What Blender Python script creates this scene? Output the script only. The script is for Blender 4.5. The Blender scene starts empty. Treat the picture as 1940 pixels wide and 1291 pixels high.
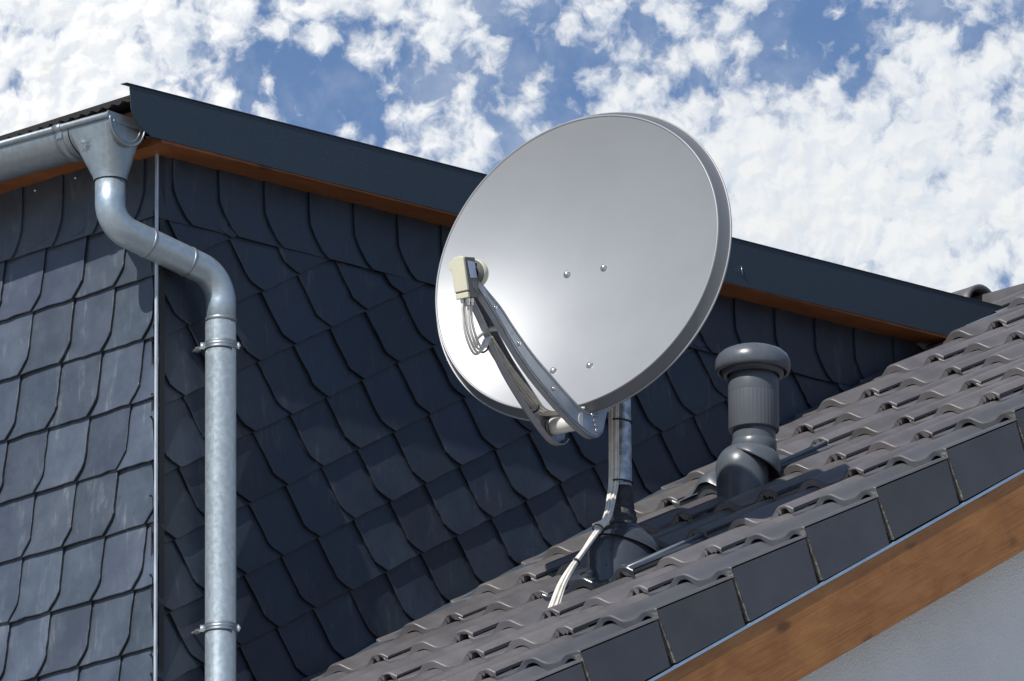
import bpy, bmesh, math, random
from mathutils import Vector, Matrix, noise
random.seed(7)
S = bpy.context.scene
V = Vector
R = math.radians

# ------------------------------------------------------------------ camera
cam = bpy.data.objects.new('camera', bpy.data.cameras.new('camera'))
S.collection.objects.link(cam)
RIGHT = V((0.74691489, 0.66485817, -0.00904224)); UP = V((0.21177212, -0.22497418, 0.95107265)); FWD = V((-0.63029415, 0.71228522, 0.30883499))
CAM = V((16.43089488, -17.16025098, 1.6))
m = Matrix((RIGHT, UP, -FWD)).transposed().to_4x4(); m.translation = CAM
cam.matrix_world = m
cam.data.sensor_width = 36; cam.data.lens = 18000 / 1940 * 36
cam.data.clip_start = 0.5; cam.data.clip_end = 3000
S.camera = cam
S.render.resolution_x = 1024; S.render.resolution_y = 681

# ------------------------------------------------------------------ sky, sun, exposure
SUN_EL, SUN_AZ = R(44), R(9)                    # azimuth measured from -Y towards +X
sun_dir = V((math.cos(SUN_EL) * math.sin(SUN_AZ), -math.cos(SUN_EL) * math.cos(SUN_AZ), math.sin(SUN_EL)))
sl = bpy.data.lights.new('sun', 'SUN'); sl.energy = 5.0; sl.angle = R(0.53); sl.color = (1, .955, .89)
so = bpy.data.objects.new('sun', sl); S.collection.objects.link(so)
so.rotation_euler = sun_dir.to_track_quat('Z', 'Y').to_euler(); so.location = (0, -20, 30)
S.view_settings.view_transform = 'Standard'; S.view_settings.look = 'None'
S.view_settings.exposure = 0; S.view_settings.gamma = 1

W = bpy.data.worlds.new('World'); S.world = W; W.use_nodes = True
nt = W.node_tree; nt.nodes.clear()
def N(tree, typ, **kw):
    n = tree.nodes.new(typ)
    for k, v in kw.items():
        if k in ('inp',):
            for a, b in v.items(): n.inputs[a].default_value = b
        else: setattr(n, k, v)
    return n
def math_(t, op, a, b=None, clamp=False):
    n = t.nodes.new('ShaderNodeMath'); n.operation = op; n.use_clamp = clamp
    for i, v in enumerate((a, b)):
        if v is None: continue
        if isinstance(v, (int, float)): n.inputs[i].default_value = v
        else: t.links.new(v, n.inputs[i])
    return n.outputs[0]
def smooth(t, v, lo, hi, a=0., b=1.):
    n = t.nodes.new('ShaderNodeMapRange'); n.interpolation_type = 'SMOOTHSTEP'
    t.links.new(v, n.inputs[0])
    for i, x in zip((1, 2, 3, 4), (lo, hi, a, b)): n.inputs[i].default_value = x
    return n.outputs[0]
def mixc(t, f, a, b, blend='MIX'):
    n = t.nodes.new('ShaderNodeMix'); n.data_type = 'RGBA'; n.blend_type = blend
    for i, v in ((0, f), (6, a), (7, b)):
        if isinstance(v, (int, float)): n.inputs[i].default_value = v
        elif isinstance(v, tuple): n.inputs[i].default_value = v if len(v) == 4 else v + (1,)
        else: t.links.new(v, n.inputs[i])
    return n.outputs[2]
def build_world():
    t = nt; L = t.links.new
    sky = N(t, 'ShaderNodeTexSky', sky_type='NISHITA', sun_disc=False, sun_elevation=SUN_EL, sun_rotation=math.pi - SUN_AZ)
    sky.air_density = 1.0; sky.dust_density = 0.35; sky.ozone_density = 2.2
    tc = N(t, 'ShaderNodeTexCoord')
    d = tc.outputs['Generated']
    def dot(vec):
        n = N(t, 'ShaderNodeVectorMath', operation='DOT_PRODUCT'); L(d, n.inputs[0]); n.inputs[1].default_value = vec; return n.outputs['Value']
    def noise_(scale, detail, rough, vec=None, dist=0., lac=2.0):
        n = N(t, 'ShaderNodeTexNoise', noise_dimensions='3D'); L(vec or d, n.inputs['Vector'])
        n.inputs['Scale'].default_value = scale; n.inputs['Detail'].default_value = detail
        n.inputs['Roughness'].default_value = rough; n.inputs['Distortion'].default_value = dist; n.inputs['Lacunarity'].default_value = lac
        return n.outputs[0]
    # cloud bank: where in the sky it is thick or torn open (fixed sky directions)
    def at(px, py): return (FWD + RIGHT * (px - 970) / 18000 + UP * (645.5 - py) / 18000).normalized()
    def blob(px, py, r, amp):
        p = at(px, py)
        n = N(t, 'ShaderNodeVectorMath', operation='DISTANCE'); L(d, n.inputs[0]); n.inputs[1].default_value = p
        return smooth(t, n.outputs['Value'], 0.0, r / 18000, amp, 0.0)
    bias = 0.0
    for b in ((120, 60, 420, .20), (120, 300, 300, .14), (600, 185, 220, -.36), (740, 215, 160, -.22), (470, 120, 100, -.10), (385, 45, 90, -.13), (1000, 120, 280, -.27), (700, 45, 250, .06),
              (1240, 130, 130, -.16), (1560, 60, 190, -.34), (1420, 90, 150, -.12), (1850, 20, 150, -.14), (1700, 60, 90, .14), (1500, 420, 420, .22), (1850, 300, 330, .15),
              (1180, 170, 70, .14), (780, 240, 100, .12), (900, 260, 120, .1), (640, 245, 60, .14), (560, 235, 40, .1), (1330, 110, 70, .08), (1080, 290, 160, .10)):
        bias = math_(t, 'ADD', blob(*b), bias)
    warp = N(t, 'ShaderNodeTexNoise'); L(d, warp.inputs['Vector']); warp.inputs['Scale'].default_value = 90; warp.inputs['Detail'].default_value = 3
    wv = N(t, 'ShaderNodeVectorMath', operation='SCALE'); L(warp.outputs['Color'], wv.inputs[0]); wv.inputs['Scale'].default_value = .0035
    dv = N(t, 'ShaderNodeVectorMath', operation='ADD'); L(d, dv.inputs[0]); L(wv.outputs[0], dv.inputs[1])
    big = noise_(130, 3, .5, dv.outputs[0])
    def lump(vec, scale=300, detail=6):
        v = N(t, 'ShaderNodeTexVoronoi', feature='SMOOTH_F1'); L(vec, v.inputs['Vector']); v.inputs['Scale'].default_value = scale; v.inputs['Smoothness'].default_value = .55
        return math_(t, 'ADD', math_(t, 'MULTIPLY', v.outputs['Distance'], -.62), math_(t, 'MULTIPLY', noise_(scale * 1.9, detail, .58, vec), .62))
    warp2 = N(t, 'ShaderNodeTexNoise'); L(dv.outputs[0], warp2.inputs['Vector']); warp2.inputs['Scale'].default_value = 420; warp2.inputs['Detail'].default_value = 4
    wv2 = N(t, 'ShaderNodeVectorMath', operation='SCALE'); L(warp2.outputs['Color'], wv2.inputs[0]); wv2.inputs['Scale'].default_value = .0024
    dw = N(t, 'ShaderNodeVectorMath', operation='ADD'); L(dv.outputs[0], dw.inputs[0]); L(wv2.outputs[0], dw.inputs[1])
    off = N(t, 'ShaderNodeVectorMath', operation='ADD'); L(dw.outputs[0], off.inputs[0]); off.inputs[1].default_value = (UP * .8 - RIGHT * .6) * .0008
    puff = lump(dw.outputs[0]); puff2 = lump(off.outputs[0], detail=3); puff1 = lump(dw.outputs[0], detail=3)
    fine = noise_(1500, 5, .6)
    dens = math_(t, 'ADD', math_(t, 'MULTIPLY', big, .62), puff)
    dens = math_(t, 'ADD', dens, math_(t, 'MULTIPLY', fine, .12))
    dens = math_(t, 'ADD', dens, bias)
    cover = smooth(t, dens, .07, .50)
    veil = smooth(t, noise_(70, 5, .6, dv.outputs[0]), .38, .72, .04, .30)
    cover = math_(t, 'MAXIMUM', cover, veil)
    # the bank only covers the sky on this side; unseen scattered cloud elsewhere, its cover set for the ambient light
    fw = dot(FWD)
    near = smooth(t, fw, .86, .985)
    broad = smooth(t, noise_(2.2, 6, .55), .42, .66)
    cov = mixc(t, near, math_(t, 'MULTIPLY', broad, .28), cover)
    relief = smooth(t, math_(t, 'SUBTRACT', puff1, puff2), -.13, .13)
    shade = math_(t, 'ADD', math_(t, 'MULTIPLY', smooth(t, noise_(200, 5, .55, dv.outputs[0]), .30, .62), .45), math_(t, 'MULTIPLY', relief, .6), clamp=True)
    thick = smooth(t, dens, .55, .85)
    lr = smooth(t, dot(RIGHT), -.05, .03)
    base = mixc(t, lr, (11.4, 11.3, 11.1), (9.3, 9.4, 9.4))
    col = mixc(t, math_(t, 'MULTIPLY', shade, .75), mixc(t, thick, (7.0, 7.6, 8.4), (7.9, 8.05, 8.2)), base)
    out = mixc(t, cov, mixc(t, 1.0, sky.outputs[0], SKY_TINT, 'MULTIPLY'), col)
    bg = N(t, 'ShaderNodeBackground'); L(out, bg.inputs[0]); bg.inputs[1].default_value = .1
    o = N(t, 'ShaderNodeOutputWorld'); L(bg.outputs[0], o.inputs[0])
SKY_TINT = (.66, .81, 1.0)
build_world()

# ------------------------------------------------------------------ materials
def mat(name, col, rough=.5, metal=0., var=.12, vscale=6., bump=0., bscale=60., coat=0., tint=False, spec=.5, stretch=None, dist=.002, second=None, rvar=0.):
    M = bpy.data.materials.new(name); M.use_nodes = True; t = M.node_tree; L = t.links.new
    b = t.nodes['Principled BSDF']
    tc = N(t, 'ShaderNodeTexCoord'); vec = tc.outputs['Object']
    if stretch:
        mp = N(t, 'ShaderNodeMapping'); mp.inputs['Rotation'].default_value = stretch[0]; mp.inputs['Scale'].default_value = stretch[1]; L(vec, mp.inputs[0]); vec = mp.outputs[0]
    n = N(t, 'ShaderNodeTexNoise', inp={'Scale': vscale, 'Detail': 8., 'Roughness': .62}); L(vec, n.inputs['Vector'])
    f = smooth(t, n.outputs[0], .3, .7)
    dark = tuple(c * (1 - var) for c in col); lite = tuple(min(1, c * (1 + var)) for c in (second or col))
    c = mixc(t, f, dark, lite)
    if tint:
        a = N(t, 'ShaderNodeAttribute', attribute_name='tint')
        c = mixc(t, 1.0, c, a.outputs['Color'], 'MULTIPLY')
    L(c, b.inputs['Base Color'])
    if rvar:
        L(smooth(t, n.outputs[0], .3, .7, rough - rvar, rough + rvar), b.inputs['Roughness'])
    else: b.inputs['Roughness'].default_value = rough
    b.inputs['Metallic'].default_value = metal
    b.inputs['Coat Weight'].default_value = coat; b.inputs['Coat Roughness'].default_value = .12
    b.inputs['Specular IOR Level'].default_value = spec
    if bump:
        n2 = N(t, 'ShaderNodeTexNoise', inp={'Scale': bscale, 'Detail': 6., 'Roughness': .6}); L(vec, n2.inputs['Vector'])
        bp = N(t, 'ShaderNodeBump'); bp.inputs['Strength'].default_value = bump; bp.inputs['Distance'].default_value = dist
        L(n2.outputs[0], bp.inputs['Height']); L(bp.outputs[0], b.inputs['Normal'])
    return M

def slate_mat(name, col, rot):
    M = bpy.data.materials.new(name); M.use_nodes = True; t = M.node_tree; L = t.links.new
    b = t.nodes['Principled BSDF']; tc = N(t, 'ShaderNodeTexCoord')
    n1 = N(t, 'ShaderNodeTexNoise', inp={'Scale': 9., 'Detail': 7., 'Roughness': .65}); L(tc.outputs['Object'], n1.inputs['Vector'])
    # chalky scratch marks left by handling: thin stretched noise
    def scratch(r, s):
        mp = N(t, 'ShaderNodeMapping'); mp.inputs['Rotation'].default_value = r; mp.inputs['Scale'].default_value = s
        L(tc.outputs['Object'], mp.inputs[0])
        n = N(t, 'ShaderNodeTexNoise', inp={'Scale': 1., 'Detail': 5., 'Roughness': .6, 'Distortion': .8}); L(mp.outputs[0], n.inputs['Vector'])
        return smooth(t, n.outputs[0], .56, .76)
    s1 = scratch(rot[0], (26, 26, 5) if name.startswith('front') else (26, 26, 5)); s2 = scratch(rot[1], (34, 34, 7))
    sc = math_(t, 'MAXIMUM', s1, s2)
    patch = smooth(t, n1.outputs[0], .36, .66)
    a = N(t, 'ShaderNodeAttribute', attribute_name='tint')
    c = mixc(t, 1.0, mixc(t, smooth(t, n1.outputs[0], .3, .7), tuple(x * .82 for x in col), tuple(x * 1.15 for x in col)), a.outputs['Color'], 'MULTIPLY')
    c = mixc(t, math_(t, 'MULTIPLY', math_(t, 'MULTIPLY', sc, patch), .5 if name.startswith('front') else .22), c, (.24, .26, .28))
    vo = N(t, 'ShaderNodeTexVoronoi', inp={'Scale': 38.}); L(tc.outputs['Object'], vo.inputs['Vector'])
    c = mixc(t, smooth(t, vo.outputs['Distance'], .05, .02, 0., .35), c, (.3, .3, .3))
    L(c, b.inputs['Base Color'])
    L(smooth(t, n1.outputs[0], .3, .7, .33, .55), b.inputs['Roughness']); b.inputs['Specular IOR Level'].default_value = .5
    mp = N(t, 'ShaderNodeMapping'); mp.inputs['Scale'].default_value = (14, 14, 9); mp.inputs['Rotation'].default_value = rot[0]; L(tc.outputs['Object'], mp.inputs[0])
    n2 = N(t, 'ShaderNodeTexNoise', inp={'Scale': 1.6, 'Detail': 9., 'Roughness': .7}); L(mp.outputs[0], n2.inputs['Vector'])
    bp = N(t, 'ShaderNodeBump'); bp.inputs['Strength'].default_value = .55; bp.inputs['Distance'].default_value = .003
    L(n2.outputs[0], bp.inputs['Height']); L(bp.outputs[0], b.inputs['Normal'])
    return M

def wood_mat(name, a, bcol, direction):
    M = bpy.data.materials.new(name); M.use_nodes = True; t = M.node_tree; L = t.links.new
    b = t.nodes['Principled BSDF']; tc = N(t, 'ShaderNodeTexCoord')
    mp = N(t, 'ShaderNodeMapping'); mp.vector_type = 'POINT'; mp.inputs['Rotation'].default_value = direction
    L(tc.outputs['Object'], mp.inputs[0])
    mp2 = N(t, 'ShaderNodeMapping'); mp2.inputs['Scale'].default_value = (7, 2.6, 8); L(mp.outputs[0], mp2.inputs[0])
    grain = N(t, 'ShaderNodeTexNoise', inp={'Scale': 2.2, 'Detail': 9., 'Roughness': .62, 'Distortion': .9}); L(mp2.outputs[0], grain.inputs['Vector'])
    fine = N(t, 'ShaderNodeMapping'); fine.inputs['Scale'].default_value = (30, 3, 130); L(mp.outputs[0], fine.inputs[0])
    fn = N(t, 'ShaderNodeTexNoise', inp={'Scale': 1.5, 'Detail': 4.}); L(fine.outputs[0], fn.inputs['Vector'])
    blot = N(t, 'ShaderNodeTexNoise', inp={'Scale': 3.2, 'Detail': 5.}); L(tc.outputs['Object'], blot.inputs['Vector'])
    # knots and raw saw marks
    kn = N(t, 'ShaderNodeMapping'); kn.inputs['Scale'].default_value = (5, 3.6, 9); L(mp.outputs[0], kn.inputs[0])
    v = N(t, 'ShaderNodeTexVoronoi', inp={'Scale': 1.1, 'Randomness': 1.}); L(kn.outputs[0], v.inputs['Vector'])
    knot = smooth(t, math_(t, 'ADD', v.outputs['Distance'], math_(t, 'MULTIPLY', grain.outputs[0], .22)), .17, .30, 1., 0.)
    c = mixc(t, smooth(t, grain.outputs[0], .32, .7), a, bcol)
    c = mixc(t, math_(t, 'MULTIPLY', smooth(t, fn.outputs[0], .46, .66), .22), c, tuple(x * .5 for x in a))
    c = mixc(t, math_(t, 'MULTIPLY', smooth(t, blot.outputs[0], .45, .75), .35), c, tuple(x * 1.5 for x in bcol))
    c = mixc(t, math_(t, 'MULTIPLY', knot, .7), c, tuple(x * .16 for x in a))
    L(c, b.inputs['Base Color']); b.inputs['Roughness'].default_value = .55
    bp = N(t, 'ShaderNodeBump'); bp.inputs['Strength'].default_value = .3; bp.inputs['Distance'].default_value = .002
    L(fn.outputs[0], bp.inputs['Height']); L(bp.outputs[0], b.inputs['Normal'])
    return M

MT = {}
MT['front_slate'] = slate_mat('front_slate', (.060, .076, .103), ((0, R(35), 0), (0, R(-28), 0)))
MT['side_slate'] = slate_mat('side_slate', (.024, .033, .050), ((R(40), 0, 0), (R(-25), 0, 0)))  # same slate as the front, darkened: the side's shade put into its colour
MT['zinc'] = mat('zinc', (.27, .31, .34), .42, .68, .07, 60, .12, 260, rvar=.05, second=(.28, .32, .35))
MT['zinc_bright'] = mat('zinc_bright', (.31, .365, .40), .42, .68, .07, 60, .25, 260, rvar=.08)
MT['galv'] = mat('galvanised_pipe', (.39, .465, .52), .44, .68, .06, 70, .1, 400, rvar=.05)
MT['mast'] = mat('galvanised_mast', (.42, .46, .50), .42, .8, .45, 45, .3, 200, rvar=.1)
MT['fascia'] = mat('coated_sheet', (.022, .036, .052), .46, .0, .16, 420, .9, 420, dist=.0016)
MT['tile'] = mat('roof_tile', (.104, .098, .100), .43, 0, .16, 7, .35, 420, tint=True, dist=.0008, rvar=.06)
MT['verge'] = mat('verge_tile', (.072, .074, .082), .55, 0, .10, 9, .45, 350, tint=True, dist=.0008)
MT['concrete'] = mat('cut_concrete', (.20, .195, .18), .8, 0, .3, 60, 1., 120, dist=.003)
MT['board'] = wood_mat('stained_board', (.29, .112, .024), (.39, .170, .046), (R(-30.375), 0, 0))
MT['soffit'] = wood_mat('stained_soffit', (.20, .065, .018), (.27, .095, .026), (0, 0, 0))
MT['plaster'] = mat('plaster', (.80, .80, .79), .9, 0, .05, 3, .7, 130, dist=.008)
MT['dish'] = mat('lacquered_dish', (.315, .326, .338), .44, .30, .03, 3, .03, 500, rvar=.02)
MT['rim'] = mat('dish_back', (.15, .16, .175), .45, .2, .05, 5)
MT['alu'] = mat('aluminium_arm', (.36, .385, .42), .38, .6, .08, 20, .1, 200)
MT['tube'] = mat('bright_tube', (.74, .72, .68), .42, .25, .06, 30)
MT['lnb'] = mat('cream_plastic', (.60, .58, .44), .45, 0, .04, 20)
MT['lnbgrey'] = mat('grey_plastic', (.13, .13, .12), .5, 0, .08, 20)
MT['label'] = mat('printed_label', (.50, .56, .70), .3, 0, .35, 320)
MT['dark'] = mat('dark_plastic', (.086, .100, .118), .33, 0, .10, 30, .06, 80, rvar=.04)
MT['hood'] = mat('hood_plastic', (.040, .047, .058), .24, 0, .08, 30, .04, 80)  # vent plastic darkened: the dish's shadow is put into the base colour
MT['edge'] = mat('edge_plastic', (.15, .175, .20), .28, 0, .05, 30)  # lighter than the dark plastic: the sky's reflection put into the colour
MT['ribbed'] = mat('ribbed_plastic', (.090, .102, .118), .36, 0, .05, 8)
MT['rubber'] = mat('rubber_wrap', (.022, .022, .026), .42, 0, .2, 40, 1., 60, dist=.006)
MT['black'] = mat('black', (.012, .012, .012), .5)
MT['cable'] = mat('cable', (.66, .63, .57), .42, 0, .14, 40)
MT['screw'] = mat('steel', (.6, .6, .6), .25, .9)
MT['trim'] = mat('corner_trim', (.50, .54, .58), .42, .4, .15, 20)
MT['strip'] = mat('verge_strip', (.50, .60, .70), .30, .6, .1, 20)
MT['ground'] = mat('ground', (.30, .28, .25), .95, 0, .3, .8)
MT['lead'] = mat('flashing', (.085, .11, .14), .42, .4, .15, 10, .3, 30)
MT['underlay'] = mat('dark_underlay', (.014, .012, .011), .8)

# ------------------------------------------------------------------ mesh helpers
class MB:
    def __init__(s): s.v = []; s.f = []; s.sm = []; s.t = []; s.tint = (1, 1, 1)
    def add(s, vs, fs, smooth_=False):
        o = len(s.v); s.v += [tuple(v) for v in vs]
        for f in fs: s.f.append([i + o for i in f]); s.sm.append(smooth_); s.t.append(s.tint)
        return s
    def box(s, c, d, M=None):
        c = V(c); vs = []
        for z in (-1, 1):
            for y in (-1, 1):
                for x in (-1, 1):
                    p = V((x * d[0] / 2, y * d[1] / 2, z * d[2] / 2)); vs.append(c + (M @ p if M else p))
        return s.add(vs, [(0, 2, 3, 1), (4, 5, 7, 6), (0, 1, 5, 4), (2, 6, 7, 3), (0, 4, 6, 2), (1, 3, 7, 5)])
    def tube(s, path, r, n=20, cap=True, smooth_=True):
        path = [V(p) for p in path]; rs = r if isinstance(r, (list, tuple)) else [r] * len(path)
        T = []
        for i in range(len(path)):
            a = path[max(0, i - 1)]; b = path[min(len(path) - 1, i + 1)]; T.append((b - a).normalized())
        u = T[0].orthogonal().normalized(); vs = []
        for i, p in enumerate(path):
            u = (u - T[i] * u.dot(T[i])).normalized(); w = T[i].cross(u)
            for k in range(n):
                a = 2 * math.pi * k / n; vs.append(p + (u * math.cos(a) + w * math.sin(a)) * rs[i])
        fs = [(i * n + k, i * n + (k + 1) % n, (i + 1) * n + (k + 1) % n, (i + 1) * n + k) for i in range(len(path) - 1) for k in range(n)]
        s.add(vs, fs, smooth_)
        if cap:
            o = len(s.v) - len(vs)
            s.f.append([o + k for k in range(n)][::-1]); s.sm.append(False); s.t.append(s.tint)
            s.f.append([o + (len(path) - 1) * n + k for k in range(n)]); s.sm.append(False); s.t.append(s.tint)
        return s
    def lathe(s, base, axis, prof, n=48, smooth_=True, wob=None):
        axis = V(axis).normalized(); u = axis.orthogonal().normalized(); w = axis.cross(u); base = V(base); vs = []
        for j, (r, z) in enumerate(prof):
            for k in range(n):
                a = 2 * math.pi * k / n; rr = r * (wob(a, j) if wob else 1)
                vs.append(base + axis * z + (u * math.cos(a) + w * math.sin(a)) * rr)
        fs = [(i * n + k, i * n + (k + 1) % n, (i + 1) * n + (k + 1) % n, (i + 1) * n + k) for i in range(len(prof) - 1) for k in range(n)]
        return s.add(vs, fs, smooth_)
    def prism(s, pts, off):         # polygon pts extruded by vector off
        n = len(pts); pts = [V(p) for p in pts]; off = V(off)
        return s.add(pts + [p + off for p in pts], [tuple(range(n))[::-1], tuple(range(n, 2 * n))] + [(i, (i + 1) % n, (i + 1) % n + n, i + n) for i in range(n)])
    def build(s, name, material, parent=None, recalc=True, bevel=0, auto=None):
        me = bpy.data.meshes.new(name); me.from_pydata(s.v, [], s.f); me.materials.append(MT[material])
        me.polygons.foreach_set('use_smooth', s.sm)
        at = me.color_attributes.new('tint', 'FLOAT_COLOR', 'CORNER')
        li = 0; buf = []
        for p, t in zip(me.polygons, s.t): buf += list(t + (1,)) * p.loop_total
        at.data.foreach_set('color', buf)
        if recalc:
            bm = bmesh.new(); bm.from_mesh(me); bmesh.ops.recalc_face_normals(bm, faces=bm.faces); bm.to_mesh(me); bm.free()
        o = bpy.data.objects.new(name, me); S.collection.objects.link(o)
        if parent: o.parent = parent
        if bevel:
            b = o.modifiers.new('bevel', 'BEVEL'); b.width = bevel; b.segments = 2; b.limit_method = 'ANGLE'; b.angle_limit = R(40)
        return o
def thing(name, label, cat, group=None):
    o = bpy.data.objects.new(name, None); S.collection.objects.link(o); o['label'] = label; o['category'] = cat
    if group: o['group'] = group
    return o
def tag(o, label, cat, group=None):
    o['label'] = label; o['category'] = cat
    if group: o['group'] = group
    return o
def fillet(pts, r, n=10):
    pts = [V(p) for p in pts]; out = [pts[0]]
    for i in range(1, len(pts) - 1):
        a, b, c = pts[i - 1], pts[i], pts[i + 1]; d1 = (a - b).normalized(); d2 = (c - b).normalized()
        ang = d1.angle(d2); L = min(r / math.tan(ang / 2), (a - b).length * .48, (c - b).length * .48); rr = L * math.tan(ang / 2)
        ctr = b + (d1 + d2).normalized() * rr / math.sin(ang / 2)
        s0 = b + d1 * L - ctr; s1 = b + d2 * L - ctr; th = s0.angle(s1)
        for k in range(n + 1):
            f = k / n; out.append(ctr + (s0 * math.sin((1 - f) * th) + s1 * math.sin(f * th)) / math.sin(th))
    out.append(pts[-1]); return out
def catmull(pts, n=8):
    pts = [V(p) for p in pts]; P = [pts[0] * 2 - pts[1]] + pts + [pts[-1] * 2 - pts[-2]]; out = []
    for i in range(1, len(P) - 2):
        for k in range(n):
            t = k / n; a, b, c, d = P[i - 1:i + 3]
            out.append(.5 * ((2 * b) + (c - a) * t + (2 * a - 5 * b + 4 * c - d) * t * t + (3 * b - a - 3 * c + d) * t ** 3))
    out.append(pts[-1]); return out
def sstep(a, b, x):
    x = max(0, min(1, (x - a) / (b - a))); return x * x * (3 - 2 * x)

# ------------------------------------------------------------------ ground
g = MB(); g.add([(-1500, -1500, 0), (1500, -1500, 0), (1500, 1500, 0), (-1500, 1500, 0)], [(0, 1, 2, 3)])
go = g.build('ground', 'ground'); go['kind'] = 'structure'

# ------------------------------------------------------------------ house
PHI = 0.5301460051
O0 = V((.321, 2.26649, 9.51907)); LD = V((0, math.cos(PHI), math.sin(PHI))); ND = V((0, -math.sin(PHI), math.cos(PHI)))
def RP(x, s, h): return O0 + V((x, 0, 0)) + LD * s + ND * h
CW, CL = .30, .34
JR = 5.4                       # ridge
house = thing('house', 'house under a dark brown tiled roof with a pale plaster gable wall', 'house')
XG = 1.40                      # gable wall face
ridge = RP(0, JR * CL, 0); yr = ridge.y; zr = ridge.z
ye = RP(0, -9.7 * CL, 0).y; ze = RP(0, -9.7 * CL, 0).z
yb = 2 * yr - 0.0
def roofz(y): return O0.z + (y - O0.y) * math.tan(PHI)
wl = MB()
hh = .36
zf = roofz(0) - .2
wl.prism([(XG, 0.02, -.3), (XG, yb, -.3), (XG, yb, roofz(0) - .12), (XG, yr, zr - .10), (XG, 0.02, roofz(0.02) - .10)], (-.3, 0, 0))
wl.build('gable_wall', 'plaster', house); wl = MB()
wl.prism([(-7.5, 0.02, -.3), (-7.5, yb, -.3), (-7.5, yb, roofz(0) - .12), (-7.5, yr, zr - .10), (-7.5, 0.02, roofz(0.02) - .10)], (.3, 0, 0))
wl.build('gable_wall', 'plaster', house)
for y_ in (.17, yb - .15): w2 = MB(); w2.box((-3.05, y_, 3.6), (8.28, .3, 7.8)); w2.build('eave_wall', 'plaster', house)
# sarking under the tiles and the far slope
sk = MB()
def slab(x0, x1, s0, s1, h0, h1):
    sk.prism([RP(x0, s0, h0), RP(x1, s0, h0), RP(x1, s1, h0), RP(x0, s1, h0)], ND * (h1 - h0))
slab(.045 - .321, 1.19, -9.6 * CL, JR * CL, -.14, -.075)
sk.build('roof_deck', 'underlay', house); sk = MB()
slab(-7.6, -3.75 - .321, -9.6 * CL, JR * CL, -.14, -.075)
sk.build('roof_deck', 'underlay', house)
bk = MB(); bk.prism([(-7.6, yr, zr - .01), (1.53, yr, zr - .01), (1.53, yr + 5.1, zr - 2.99), (-7.6, yr + 5.1, zr - 2.99)], (0, 0, -.12)); bk.build('rear_roof', 'tile', house)

T_ = .025; OFF = .031; RH = .026
def roll(dx, w=.060): return RH * (1 - sstep(.12, 1.0, abs(dx) / w))
def tile(mb, x0, prof, s0, L=.385, joint=True, still=False):
    """one interlocking tile; prof = list of (x, H, gap)"""
    ns = len(prof); vs = []; jx = random.uniform(-.0012, .0012); js = random.uniform(-.003, .003); jh = random.uniform(-.0008, .0008)
    tw = random.uniform(-.0015, .0015)
    if still: jx = js = jh = tw = 0.
    k = random.uniform(.90, 1.10); mb.tint = (k, k * random.uniform(.985, 1.015), k * random.uniform(.98, 1.03))
    rows = [(-.0020, -.0050), (-.0008, -.0022), (.002, -.0006), (.008, 0), (L * .5, 0), (L, 0)]
    for (s, dh) in rows:
        for (x, H, gp) in prof:
            vs.append(RP(x0 + x + jx, s0 + s + js, H + T_ * (1 - s / CL) - OFF + dh + jh + tw * (x - .15) / .15))
    fs = [(r * ns + i, r * ns + i + 1, (r + 1) * ns + i + 1, (r + 1) * ns + i) for r in range(len(rows) - 1) for i in range(ns - 1)]
    mb.add(vs, fs, True)
    # butt face, arched over the rolls
    bot = [RP(x0 + x + jx, s0 + js + .0005, min(H - OFF + gp, H + T_ - OFF - .0085) + jh) for (x, H, gp) in prof]
    top = [RP(x0 + x + jx, s0 + js - .0020, H + T_ - OFF - .0050 + jh + tw * (x - .15) / .15) for (x, H, gp) in prof]
    und = [RP(x0 + x + jx, s0 + js + .07, min(H - OFF + gp, H + T_ - OFF - .0085) + jh + .001) for (x, H, gp) in prof]
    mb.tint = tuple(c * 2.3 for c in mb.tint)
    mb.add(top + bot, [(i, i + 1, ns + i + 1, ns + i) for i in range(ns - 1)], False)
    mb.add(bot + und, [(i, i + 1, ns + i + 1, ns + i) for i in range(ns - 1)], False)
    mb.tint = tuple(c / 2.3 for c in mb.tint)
    # right cut edge of the cover roll
    if joint:
        x, H, gp = prof[-1]
        e0 = [RP(x0 + x + jx, s0 + s + js, H + T_ * (1 - s / CL) - OFF + dh + jh + tw) for (s, dh) in rows]
        e1 = [RP(x0 + x + jx - .001, s0 + s + js, H - .0062 + T_ * (1 - s / CL) - OFF + jh) for (s, dh) in rows]
        e2 = [RP(x0 + x + jx - .016, s0 + s + js, H - .0062 + T_ * (1 - s / CL) - OFF + jh) for (s, dh) in rows]
        q = len(rows); mb.add(e0 + e1 + e2, [(i, i + 1, q + i + 1, q + i) for i in range(q - 1)] + [(q + i, q + i + 1, 2 * q + i + 1, 2 * q + i) for i in range(q - 1)], False)
def std_prof(seed):
    rnd = random.Random(seed); P = []
    xs = [.020, .026, .034, .045, .060, .075, .088, .094, .100, .106, .113, .120, .127, .134, .142, .150, .158, .166, .173, .180, .187, .194, .200, .206, .212, .222, .235, .244, .252, .258, .264, .270, .276, .282, .288, .294, .300, .306, .312, .318, .324, .330, .334]
    for x in xs:
        H = max(roll(x - .15), roll(x - .30, .056), roll(x, .056) - .011 if x < .05 else 0)
        gp = .0
        d = abs(x - .150) / .027
        if d < 1: gp = .0032 * math.sqrt(1 - d * d)
        d = abs(x - .300) / .034
        if d < 1: gp = .001 + .0135 * math.sqrt(1 - d * d) * rnd.choice((.05, .45, .9, 1.15))
        P.append((x, H, gp))
    return P
PROFS = [std_prof(i) for i in range(6)]
main = MB(); left_roof = MB()
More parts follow.
